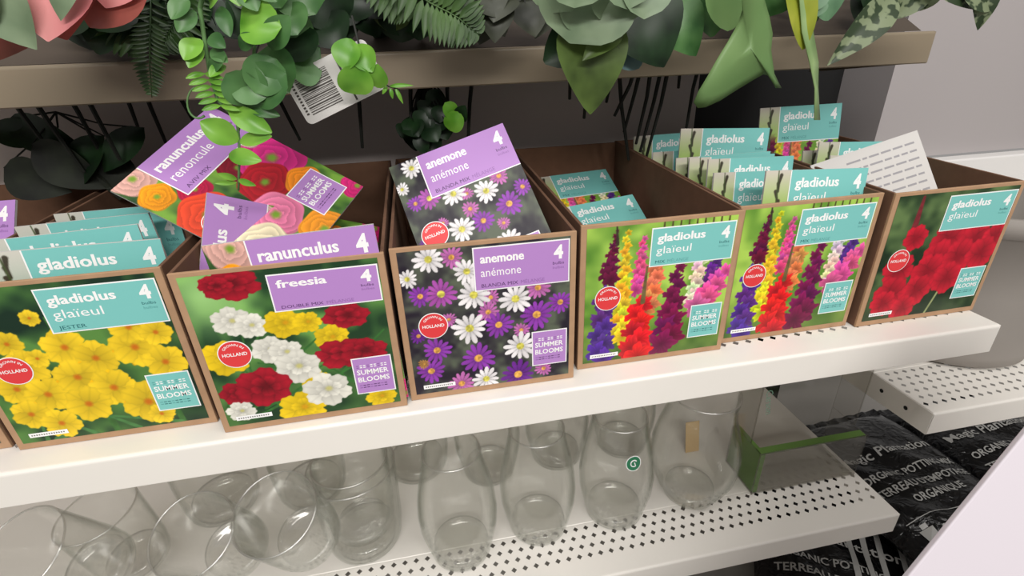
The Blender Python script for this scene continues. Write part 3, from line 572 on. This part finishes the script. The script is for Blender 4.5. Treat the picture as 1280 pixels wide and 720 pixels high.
# ---------------------------------------------------------------- potting soil bags
def soil_bag(label, loc, rot, seed, text=True, stripes=False, W=.34, L=.50, T=.10):
    root = empty('soil_bag', label, 'bag', 'bags of potting mix', loc=loc); root.rotation_euler = rot
    rn = random.Random(seed); n = 40; vs = []; fs = []
    wr = [(rn.uniform(20, 60), rn.uniform(20, 60), rn.uniform(0, 6), rn.uniform(.0006, .0022)) for _ in range(9)]
    def hgt(u, v, x, y):
        e = (1 - abs(2 * u - 1) ** 3.5) * (1 - abs(2 * v - 1) ** 4); e = max(e, 0) ** .55
        return T * .5 * e + sum(a * math.sin(fx * x + fy * y + p) for fx, fy, p, a in wr) * e
    def P(u, v, s): x, y = (u - .5) * W, (v - .5) * L; return (x, y, s * hgt(u, v, x, y) + T * .5)
    for s in (1, -1):
        for j in range(n + 1):
            for i in range(n + 1): vs.append(P(i / n, j / n, s))
        o_ = 0 if s == 1 else (n + 1) ** 2
        for j in range(n):
            for i in range(n):
                a = o_ + j * (n + 1) + i; q = (a, a + 1, a + n + 2, a + n + 1); fs.append(q if s == 1 else q[::-1])
    mb = MB(); mb.add(vs, fs); mb.build('film', BLACK, root, smooth=True)
    for y0, y1 in ((L / 2 - .003, L / 2 + .022), (-L / 2 - .022, -L / 2 + .003)):
        c = MB(); xs = [(-.5 + k / 24) * W for k in range(25)]
        c.add([(x, y, T * .5 + .003 * math.sin(k * 1.9)) for y in (y0, y1) for k, x in enumerate(xs)], [(k, k + 1, k + 26, k + 25) for k in range(24)])
        c.build('crimped_end', BLACK, root)
    if text:
        TB = [MB()]
        def line(s_, x, y, w_, h, bold=0, mi=0):
            g, f_ = glyphs(s_, bold); xs = [v[0] for v in g]; k = w_ / (max(xs) - min(xs)); kz = h / .72; V = []
            for a, b_ in g:
                X, Y = x + (a - min(xs)) * k, y + b_ * kz; u, v = X / W + .5, Y / L + .5; V.append((X, Y, hgt(min(max(u, 0), 1), min(max(v, 0), 1), X, Y) + T * .5 + .0022))
            TB[0].add(V, f_, mi)
        line('Magic Plantation', -.14, .085, .27, .024, .015)
        TB[0].build('title_lettering', SILVER, root); TB[0] = MB()
        line('ORGANIC POTTING MIX', -.135, .025, .27, .018, .02)
        line("TERREAU D'EMPOTAGE", -.135, -.012, .27, .018, .02); line('ORGANIQUE', -.07, -.045, .14, .018, .02)
        TB[0].build('description_lettering', SILVER, root); TB[0] = MB()
        line('27L - 0.44kg', -.085, -.12, .10, .014, .01)
        for k in range(3): line('ooo'[k], .045 + k * .035, -.115, .02, .02, .02)
        def slab(x0, x1, y0, y1):
            V = [(x, y, hgt(x / W + .5, y / L + .5, x, y) + T * .5 + .0022) for x, y in ((x0, y0), (x1, y0), (x1, y1), (x0, y1))]; TB[0].add(V, [(0, 1, 2, 3)])
        slab(-.13, -.10, -.125, -.10); slab(-.122, -.108, -.099, -.09)
        for k in range(10): slab(-.14 + k * .028, -.14 + (k + 1) * .028, -.0795, -.078); slab(-.14 + k * .028, -.14 + (k + 1) * .028, -.1465, -.145)
        for k in range(5):
            slab(-.09, -.09 + .15, -.158 - k * .011, -.160 - k * .011) if False else None
            x = -.09
            while x < .06: slab(x, x + .008, -.160 - k * .010, -.158 - k * .010); x += .010
        if stripes:
            for x0 in (.02, .05, .08, .125):
                for k in range(24): slab(x0, x0 + .012, -.2 + k * .016, -.2 + (k + 1) * .016)
        TB[0].build('icon_row', SILVER, root)
    return root
soil_bag('black bag of organic potting mix lying nearest, lettering fully visible', (1.566, .185, -.68), (0, 0, math.radians(4)), 3)
soil_bag('second black potting mix bag, to the right under the open shelf end', (1.925, .215, -.70), (0, 0, math.radians(3)), 8)
soil_bag('lower black potting mix bag with white stripes, below the end of the glassware shelf', (1.27, .06, -.775), (0, 0, math.radians(-32)), 5, stripes=True)

# grey planter on the right shelf
mb = MB(); vs, fs = lathe([(.001, 0), (.138, 0), (.150, .006), (.155, .03), (.160, .15), (.166, .262), (.172, .265), (.172, .295), (.166, .298), (.160, .29), (.152, .03), (.001, .02)], 72); mb.add(vs, fs)
o = mb.build('grey_planter', mat('grey_planter_clay', (150, 144, 138), .7, noise=.04, scale=5), smooth=True, loc=(1.505, .252, -.199)); tag(o, 'large round grey planter beside the red gladiolus box', 'planter')
# white board leaning in the aisle
A_ = Vector((.988, -.226, .040)); B_ = Vector((.870, -.261, -.071)); e = (A_ - B_); w_ = Vector((.3, -.2, -.3)); nrm = e.cross(w_).normalized()
if nrm.dot(CAM - A_) > 0: nrm = -nrm
c4 = [B_ - e * 1.6, A_ + e * 1.2, A_ + e * 1.2 + w_ * 1.6, B_ - e * 1.6 + w_ * 1.6]
mb = MB(); mb.hexa([p + nrm * .006 for p in c4] + c4); o = mb.build('white_board', mat('white_foamboard', (212, 205, 213), .6), bevel=.0015); tag(o, 'plain white board held out in the aisle at lower right', 'board')

# ---------------------------------------------------------------- artificial plants
def leaf(mb, base, tip, width, face=Vector((0, -1, .35)), prof='oval', cup=.12, droop=.0, n=11, mi=0, twist=0):
    base, tip = Vector(base), Vector(tip); d = tip - base; L = d.length; d.normalize()
    f = (face - d * face.dot(d)).normalized(); side = d.cross(f).normalized(); vs = []; fs = []
    pr = {'oval': lambda t: math.sin(math.pi * min(1, t * .97 + .02)) ** .7, 'round': lambda t: math.sqrt(max(0, 1 - (2 * t - 1) ** 2)) + .02, 'lance': lambda t: math.sin(math.pi * t ** .75) ** .9 + .02,
          'heart': lambda t: (math.sin(math.pi * t ** .55) ** .8) + .02, 'blade': lambda t: (1 - t) ** .6 + .02, 'petal': lambda t: math.sin(math.pi * (t * .86)) ** .8 + .04}[prof]
    for i in range(n + 1):
        t = i / n; c = base + d * (L * t) + f * (math.sin(math.pi * t) * L * cup) - Vector((0, 0, 1)) * (droop * L * t * t)
        wd = width / 2 * pr(t)
        for s in (-1, -.5, 0, .5, 1): vs.append(c + side * (wd * s) + f * (abs(s) ** 1.5 * wd * .30 - .0))
    for i in range(n):
        for k in range(4): a = i * 5 + k; fs.append((a, a + 1, a + 6, a + 5))
    mb.add(vs, fs, mi)
def rv(s=1.0): return Vector((random.uniform(-1, 1), random.uniform(-1, 1), random.uniform(-1, 1))) * s
def plant(name, label, cat='artificial plant', group='artificial plants on the upper shelf'): return empty(name, label, cat, group, loc=(0, 0, 0))
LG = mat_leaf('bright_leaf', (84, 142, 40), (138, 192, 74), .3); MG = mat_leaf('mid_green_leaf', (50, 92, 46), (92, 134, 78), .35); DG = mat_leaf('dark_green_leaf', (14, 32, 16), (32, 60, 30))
GG = mat_leaf('grey_green_leaf', (112, 134, 104), (142, 162, 130)); OL = mat_leaf('olive_leaf', (62, 80, 36), (96, 120, 58)); YG = mat_leaf('yellow_green_leaf', (130, 142, 40), (164, 170, 60))
SG = mat_leaf('sage_leaf', (92, 128, 74), (122, 154, 96), scale=12); BLG = mat_leaf('blue_grey_leaf', (88, 116, 120), (118, 146, 146)); VG = mat_leaf('variegated_leaf', (46, 62, 38), (124, 136, 104), scale=70, stripes=True)
PK = mat_leaf('pink_petal', (206, 112, 118), (236, 160, 158), scale=14); PR = mat_leaf('dusky_red_petal', (112, 66, 54), (176, 92, 84), scale=14)
F0 = Vector((0, -1, .3))
# 1 pink bloom, upper left corner
r = plant('pink_flower', 'pink artificial bloom with grey-green sepals in the upper left corner', 'artificial flower'); y = .10
m = MB()
leaf(m, at(70, -50, y), at(60, 52, y - .02), .085, F0, 'lance', .1); leaf(m, at(50, -60, y + .02), at(84, 50, y), .11, F0, 'lance', .08, mi=1); leaf(m, at(170, -70, y), at(112, 34, y + .01), .085, F0, 'lance', .1, mi=1)
leaf(m, at(-60, -10, y), at(4, 74, y), .10, F0, 'petal', .1, mi=1); leaf(m, at(150, -60, y - .01), at(132, 10, y - .01), .06, F0, 'lance', .1)
m.build('petals', [PK, PR], r, smooth=True)
m = MB(); leaf(m, at(-40, -50, y - .02), at(46, 62, y - .02), .055, F0, 'lance', .1); leaf(m, at(-50, 0, y - .03), at(-2, 30, y - .03), .06, F0, 'oval', .1); leaf(m, at(100, -60, y - .03), at(76, 26, y - .03), .03, F0, 'lance', .1)
m.build('sepals', GG, r, smooth=True)
# 2 dark foliage
def bunch(name, label, mats, spots, stemcol=STEM, rootpt=None, smooth=True, extra=None):
    """spots: (base px, tip px, y, width, profile, material index, droop)"""
    r = plant(name, label); m = MB(); st = MB(); R0 = rootpt
    for b_, t_, y, wd, pf, mi, dr in spots:
        B, T_ = at(*b_, y), at(*t_, y - random.uniform(0, .02)); leaf(m, B, T_, wd, F0 + rv(.25), pf, .10, dr, mi=mi)
        if R0 is not None:
            P0 = at(*R0[:2], R0[2]); st.tube([P0, (P0 + B) / 2 + rv(.006), B, B + (T_ - B) * .25], .0014, .0009, 5)
    if extra: extra(m, st)
    m.build('foliage', mats, r, smooth=smooth)
    if st.v: st.build('stems', stemcol, r)
    return r
def rnd_spots(n, x0, x1, y0, y1, ya, yb, L, wd, pf, mis=(0,), ang=(50, 130)):
    out = []
    for _ in range(n):
        bx, by = random.uniform(x0, x1), random.uniform(y0, y1); a = math.radians(random.uniform(*ang)); l = L * random.uniform(.7, 1.2)
        out.append(((bx, by), (bx + math.cos(a) * l, by + math.sin(a) * l), random.uniform(ya, yb), wd * random.uniform(.8, 1.2), pf, random.choice(mis), 0))
    return out
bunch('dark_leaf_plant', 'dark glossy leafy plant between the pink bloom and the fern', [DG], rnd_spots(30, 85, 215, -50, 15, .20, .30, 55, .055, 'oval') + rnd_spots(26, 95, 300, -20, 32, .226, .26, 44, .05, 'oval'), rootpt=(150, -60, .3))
# fern fronds
def frond(m, pts, L, wd, n=22, mi=0):
    if L < .02: wd, n = .0042, 26
    P = [Vector(p) for p in pts]
    def S_(t):
        k = t * (len(P) - 1); i = min(int(k), len(P) - 2); return P[i].lerp(P[i + 1], k - i)
    m.tube([S_(i / 10) for i in range(11)], .0012, .0006, 5, mi)
    for i in range(n):
        t = .04 + .95 * i / n; c = S_(t); d = (S_(min(t + .05, 1)) - S_(max(t - .05, 0))).normalized(); sd = d.cross(Vector((0, -1, .2))).normalized()
        l = L * math.sin(math.pi * (t * .86 + .12)) ** .7
        for s in (-1, 1): leaf(m, c, c + sd * (s * l) + d * l * .35 + Vector((0, random.uniform(-.3, .1) * l, 0)), wd, Vector((0, -1, .2)), 'lance', .05, n=4, mi=mi)
r = plant('hanging_fern', 'dark green fern whose frond tip hangs over the shelf edge'); m = MB()
for pts, L in ((((190, -60, .2), (188, 30, .18), (187, 80, .17), (190, 122, .17)), .019), (((150, -40, .24), (160, 30, .2), (185, 60, .19)), .034), (((230, -50, .24), (222, 20, .2), (200, 62, .19)), .034), (((200, -60, .23), (205, 10, .2), (220, 66, .2)), .03), (((170, -60, .22), (165, 20, .2), (150, 60, .2)), .03)):
    frond(m, [at(*p) for p in pts], L, .0085)
m.build('fronds', [mat_leaf('fern_leaf', (24, 44, 18), (50, 78, 34))], r, smooth=True)
# trailing vine (centre left)
r = plant('trailing_vine', 'bright green trailing vine hanging in front of the ranunculus packs'); y = .045
m = MB(); st = MB()
main = [(262, -40), (250, 10), (255, 45), (262, 90), (272, 125), (296, 150), (299, 175), (299, 205), (298, 238)]
st.tube([at(a, b, y) for a, b in main], .0022, .0012, 6)
st2 = [(330, -40), (320, 40), (315, 90), (304, 135), (298, 165)]; st.tube([at(a, b, y + .01) for a, b in st2], .0018, .0012, 6)
V_ = [((262, -20), (242, -2), 22, 1), ((236, 0), (214, 24), 20, 1), ((244, 14), (222, 40), 20, 1), ((262, 4), (275, -6), 22, 0), ((276, 8), (288, 46), 17, 1), ((252, 50), (230, 75), 24, 0), ((254, 62), (236, 85), 18, 0), ((262, 45), (282, 60), 18, 1), ((264, 62), (285, 78), 16, 1), ((300, 30), (352, 34), 48, 0), ((296, -30), (300, 8), 30, 0), ((282, 82), (262, 96), 14, 0),
      ((295, 96), (334, 122), 42, 1), ((318, 124), (282, 92), 40, 1), ((318, 124), (358, 92), 50, 1), ((346, 74), (318, 116), 44, 1), ((306, 130), (350, 145), 17, 1), ((298, 176), (250, 152), 30, 0), ((286, 137), (340, 166), 26, 0), ((300, 178), (340, 170), 16, 0), ((286, 194), (327, 201), 21, 0), ((296, 224), (272, 217), 8, 0), ((298, 225), (320, 232), 8, 0), ((296, 228), (268, 229), 6, 0),
      ((262, 90), (282, 70), 14, 1), ((300, 60), (322, 44), 18, 1), ((338, 60), (362, 20), 30, 1), ((300, -20), (322, 14), 26, 1), ((322, -30), (346, 2), 30, 1)]
for b_, t_, w_, mi in V_: leaf(m, at(*b_, y - .002), at(*t_, y - .012), w_ * .5 / FPX * .98, F0 + rv(.15), 'round' if w_ > 38 else 'oval', .08, mi=mi)
for (a, b_) in ((256, 92), (260, 100), (264, 108), (268, 116), (272, 124), (276, 132)):
    for s in (-1, 1): leaf(m, at(a, b_, y - .003), at(a + s * 24, b_ + 8 * s * s - 2, y - .01), .0055, F0, 'oval', .1, n=5)
tdr = [at(240 + 14 * math.cos(t) + 8, 128 + 20 * math.sin(t), y) for t in np.linspace(1.0, 4.4, 12)]; st.tube(tdr, .0012, .0007, 5)
m.build('foliage', [LG, MG], r, smooth=True); st.build('stems', mat_leaf('vine_stem', (90, 130, 80), (120, 160, 100)), r, smooth=True)
# round-leaf plant
bunch('round_leaf_plant', 'plant with large round dark green leaves beside the barcode tag', [MG, DG], [((360, -30), (395, 18), .09, .052, 'round', 0, 0), ((330, -40), (352, 10), .08, .045, 'round', 0, 0), ((400, 58), (350, 62), .10, .072, 'round', 0, 0), ((380, 30), (362, 78), .10, .05, 'round', 1, 0), ((318, 70), (362, 116), .07, .052, 'round', 0, 0), ((400, 20), (425, 60), .12, .05, 'oval', 1, 0), ((390, -20), (430, 30), .12, .055, 'round', 1, 0), ((350, 10), (372, 44), .08, .04, 'round', 0, 0)] + rnd_spots(16, 300, 460, -50, 0, .16, .26, 48, .05, 'oval', (1,)), rootpt=(380, -60, .26))
# barcode tag
r = empty('barcode_tag', 'white barcode tag hanging among the round leaves', 'price tag', loc=(0, 0, 0)); P00, P10, P01 = at(352, 98, .09), at(448, 50, .09), at(378, 146, .085)
ex, ez = (P10 - P00).normalized(), (P01 - P00); ez = (ez - ex * ez.dot(ex)).normalized(); Wt, Ht = .092, .050; ny = ex.cross(ez)
if ny.dot(CAM - P00) > 0: ny = -ny
def tg(x, z, k=0): return P00 + ex * x + ez * z - ny * k
def rr_(x0, x1, z0, z1, c=.006):
    o_ = []
    for cx, cz, a0 in ((x0 + c, z0 + c, math.pi), (x1 - c, z0 + c, 1.5 * math.pi), (x1 - c, z1 - c, 0), (x0 + c, z1 - c, .5 * math.pi)):
        o_ += [(cx + c * math.cos(a0 + k * math.pi / 8), cz + c * math.sin(a0 + k * math.pi / 8)) for k in range(5)]
    return o_
O_ = rr_(0, Wt, 0, Ht); n = len(O_); m = MB(); m.add([tg(a, b_, 0) for a, b_ in O_] + [tg(a, b_, -.0006) for a, b_ in O_], [tuple(range(n)), tuple(range(n, 2 * n))[::-1]] + [(k, n + k, n + (k + 1) % n, (k + 1) % n) for k in range(n)]); m.build('card', PAPER, r)
m = MB(); z = .007; rb = random.Random(4)
while z < .042:
    h = rb.choice([.0005, .0009, .0014]); m.add([tg(.009, z, .0004), tg(.044, z, .0004), tg(.044, z + h, .0004), tg(.009, z + h, .0004)], [(0, 1, 2, 3)]); z += h + rb.choice([.0007, .001, .0014])
for k in range(11): m.add([tg(.004, .007 + k * .0032, .0004), tg(.0065, .007 + k * .0032, .0004), tg(.0065, .0088 + k * .0032, .0004), tg(.004, .0088 + k * .0032, .0004)], [(0, 1, 2, 3)])
m.add([tg(.056, .004, .0004), tg(.058, .004, .0004), tg(.058, .048, .0004), tg(.056, .048, .0004)], [(0, 1, 2, 3)])
m.build('barcode', mat('black_ink', (60, 54, 50), .6), r)
# bright sprig over the tag
r = plant('green_sprig', 'bright green sprig of small round leaves lying over the barcode tag'); y = .065; m = MB(); st = MB()
for b_, t_, w_ in (((436, 48), (432, 88), 27), ((444, 118), (445, 80), 33), ((446, 56), (466, 90), 24), ((474, 110), (472, 80), 21)): leaf(m, at(*b_, y), at(*t_, y - .01), w_ * 1.1 / FPX * .56, F0 + rv(.15), 'oval' if w_ < 30 else 'round', .08)
for b_, t_ in (((486, 108), (517, 107)), ((488, 110), (491, 124)), ((494, 110), (504, 130)), ((484, 108), (478, 118))): leaf(m, at(*b_, y), at(*t_, y), .004, F0, 'lance', .1)
st.tube([at(440, 20, y + .03), at(452, 70, y + .01), at(466, 95, y), at(486, 108, y), at(500, 112, y)], .0012, .0007, 5)
m.build('foliage', LG, r, smooth=True); st.build('stems', STEM, r)
# fern right of it
r = plant('spreading_fern', 'mid green fern fanning out above the anemone pack'); m = MB()
for pts, L in ((((470, -60, .16), (530, 0, .14), (570, 20, .13), (600, 45, .13)), .036), (((500, -60, .16), (560, -20, .15), (606, 10, .15)), .032), (((440, -60, .18), (490, -10, .16), (520, 15, .16)), .03)):
    frond(m, [at(*p) for p in pts], L, .0095, 20)
m.build('fronds', [mat_leaf('fern_bright', (46, 72, 34), (74, 104, 52))], r, smooth=True)
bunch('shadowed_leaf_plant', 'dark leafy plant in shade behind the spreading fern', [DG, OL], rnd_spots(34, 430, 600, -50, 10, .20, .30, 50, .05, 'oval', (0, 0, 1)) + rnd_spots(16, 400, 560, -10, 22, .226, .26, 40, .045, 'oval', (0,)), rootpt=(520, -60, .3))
# foliage hanging below the upper shelf
bunch('drooping_ivy', 'dark drooping ivy with two pale leaves below the upper shelf, above the anemone pack', [DG, LG], rnd_spots(34, 508, 552, 110, 165, .27, .33, 26, .030, 'oval') + [((566, 145), (556, 128), .25, .022, 'round', 1, 0), ((562, 163), (575, 140), .25, .028, 'round', 1, 0), ((576, 150), (582, 132), .25, .022, 'oval', 0, 0)], rootpt=(530, 95, .32))
# grey-green soft leaves
bunch('silvery_plant', 'faint grey-green leafy plant left of the pale rounded leaves', [mat_leaf('dull_leaf', (44, 48, 38), (74, 78, 64))], rnd_spots(22, 590, 690, -50, 10, .15, .24, 48, .045, 'lance'), rootpt=(640, -60, .25))
bunch('pale_round_leaf_plant', 'plant with overlapping pale grey-green scalloped leaves', [GG], [((700, -40), (690, 16), .07, .06, 'round', 0, 0), ((745, -40), (712, 54), .08, .10, 'round', 0, 0), ((740, -30), (740, 46), .08, .075, 'round', 0, 0), ((770, -30), (766, 30), .07, .065, 'round', 0, 0), ((800, -40), (805, 24), .06, .055, 'round', 0, 0), ((720, -40), (718, 10), .05, .055, 'round', 0, 0), ((780, -50), (785, 12), .05, .05, 'round', 0, 0)], rootpt=(750, -70, .15))
bunch('broad_leaf_plant', 'broad olive and dark green leaves drooping over the shelf edge, one hanging low', [OL, DG, BLG, MG], [((730, 20), (738, 143), .10, .080, 'heart', 0, 0), ((760, 25), (680, 78), .12, .060, 'oval', 1, 0), ((775, 30), (728, 76), .09, .030, 'lance', 0, 0), ((760, 40), (800, 84), .12, .055, 'oval', 2, 0), ((790, 10), (830, 84), .11, .085, 'heart', 1, 0), ((830, 10), (870, 70), .12, .060, 'heart', 3, 0), ((770, 0), (770, 60), .13, .1, 'round', 1, 0)] + rnd_spots(20, 700, 880, -50, 5, .18, .28, 50, .055, 'oval', (1,)), rootpt=(780, -60, .25))
# staghorn fern
r = plant('staghorn_fern', 'large forked grey-green staghorn leaf hanging over the upper shelf edge'); m = MB(); y = .05
sil = [(924, -60), (958, -60), (956, 0), (962, 21), (966, 42), (964, 62), (968, 92), (977, 110), (970, 110), (962, 95), (954, 93), (940, 101), (922, 112), (900, 126), (882, 134), (872, 135), (867, 128), (873, 114), (885, 94), (897, 73), (910, 52), (922, 30), (928, 12)]
c = (938, 60); rings = 5; vs = []
for k in range(rings + 1):
    t = k / rings
    for (a, b_) in sil:
        px, py = c[0] + (a - c[0]) * t, c[1] + (b_ - c[1]) * t; dep = y - .006 * (1 - t * t) + .010 * (py / 100 - .5) + .003 * math.sin(px * .09)
        vs.append(at(px, py, dep))
N = len(sil); fs = [tuple(range(N))[::-1]] + [(k * N + i, k * N + (i + 1) % N, (k + 1) * N + (i + 1) % N, (k + 1) * N + i) for k in range(rings) for i in range(N)]
m.add(vs, fs); o = m.build('forked_leaf', SG, r, smooth=True); sm = o.modifiers.new('thickness', 'SOLIDIFY'); sm.thickness = .0012
m = MB(); leaf(m, at(905, -60, .10), at(912, 38, .10), .075, F0, 'oval', .05, mi=0); leaf(m, at(880, -60, .13), at(890, 46, .13), .06, F0, 'oval', .05, mi=1); leaf(m, at(990, -60, .12), at(960, 20, .12), .06, F0, 'oval', .05, mi=1)
m.build('back_leaves', [SG, MG], r, smooth=True)
m = MB(); leaf(m, at(982, -50, .07), at(1004, 62, .06), .038, F0, 'oval', .06); m.build('yellow_leaf', YG, r, smooth=True)
m = MB(); pts = [(996, -50), (1004, 0), (1010, 40), (1018, 78), (1021, 110), (1022, 150)]; wds = [10, 8, 14, 11, 4, 7]
L_, R_ = [at(a - w_ / 2, b_, .055) for (a, b_), w_ in zip(pts, wds)], [at(a + w_ / 2, b_, .062) for (a, b_), w_ in zip(pts, wds)]
m.add(L_ + R_, [(i, i + 1, i + 7, i + 6) for i in range(5)]); o = m.build('ribbon_leaf', mat_leaf('pale_ribbon', (130, 160, 104), (160, 186, 128)), r, smooth=True); sm = o.modifiers.new('thickness', 'SOLIDIFY'); sm.thickness = .001
bunch('eucalyptus_sprig', 'blue-green leafy sprig behind the yellow-green leaf', [mat_leaf('jade_leaf', (76, 112, 82), (110, 148, 112)), DG], rnd_spots(10, 985, 1030, -50, -10, .09, .16, 42, .05, 'oval') + rnd_spots(16, 900, 1100, -50, -5, .2, .28, 40, .05, 'oval', (1,)), rootpt=(1010, -60, .2))
bunch('variegated_plant', 'plant with cream-striped dark green leaves near the right end of the shelf', [VG, DG], [((1120, -5), (1034, 82), .10, .038, 'lance', 0, 0), ((1160, -50), (1110, 24), .12, .05, 'oval', 0, 0), ((1110, -40), (1075, 24), .13, .05, 'lance', 1, 0), ((1170, -40), (1140, 14), .12, .04, 'oval', 0, 0), ((1150, -30), (1230, 12), .10, .034, 'lance', 0, 0), ((1225, -30), (1222, 38), .09, .032, 'lance', 0, 0), ((1200, -20), (1245, 10), .09, .045, 'lance', 0, 0)], rootpt=(1150, -60, .2))
# dark stems hanging beneath the shelf
gS = 'dark plastic stems under the upper shelf'
ST = [((15, 140), (60, 185)), ((40, 140), (105, 215)), ((85, 135), (125, 190)), ((108, 133), (150, 200)), ((152, 132), (172, 158)), ((185, 130), (208, 180)), ((220, 126), (250, 165)), ((342, 118), (375, 175)), ((449, 112), (453, 185)), ((518, 108), (515, 170)), ((565, 105), (560, 150)), ((596, 105), (585, 180)), ((714, 98), (712, 124)), ((738, 96), (730, 148)),
      ((770, 95), (786, 200)), ((805, 94), (780, 165)), ((800, 94), (768, 145)), ((830, 92), (800, 190)), ((838, 92), (808, 196)), ((815, 92), (795, 180)), ((764, 96), (758, 128)), ((872, 130), (858, 160)), ((852, 92), (848, 110))]
for a, b_ in ST:
    y = random.uniform(.28, .33); m = MB(); A2, B2 = at(*a, y), at(*b_, y + .03); A2.z = max(A2.z, .37); m.tube([A2, (A2 + B2) / 2 + rv(.004), B2], .0036, .0024, 6)
    k_ = [q for q in ((260, 'thin dark stem under the taupe shelf, above the yellow gladiolus packs', 'stems above the yellow gladiolus packs'), (700, 'thin dark stem under the taupe shelf, between the trailing vine and the olive leaf', 'stems between the vine and the olive leaf'), (2000, 'thin dark stem in the cluster under the taupe shelf above the nearly empty box', 'stems above the nearly empty box')) if a[0] < q[0]][0]
    tag(m.build('plant_stem', STEM), k_[1], 'plant stem', k_[2])
# limp dark leaves lying behind the left-hand packs
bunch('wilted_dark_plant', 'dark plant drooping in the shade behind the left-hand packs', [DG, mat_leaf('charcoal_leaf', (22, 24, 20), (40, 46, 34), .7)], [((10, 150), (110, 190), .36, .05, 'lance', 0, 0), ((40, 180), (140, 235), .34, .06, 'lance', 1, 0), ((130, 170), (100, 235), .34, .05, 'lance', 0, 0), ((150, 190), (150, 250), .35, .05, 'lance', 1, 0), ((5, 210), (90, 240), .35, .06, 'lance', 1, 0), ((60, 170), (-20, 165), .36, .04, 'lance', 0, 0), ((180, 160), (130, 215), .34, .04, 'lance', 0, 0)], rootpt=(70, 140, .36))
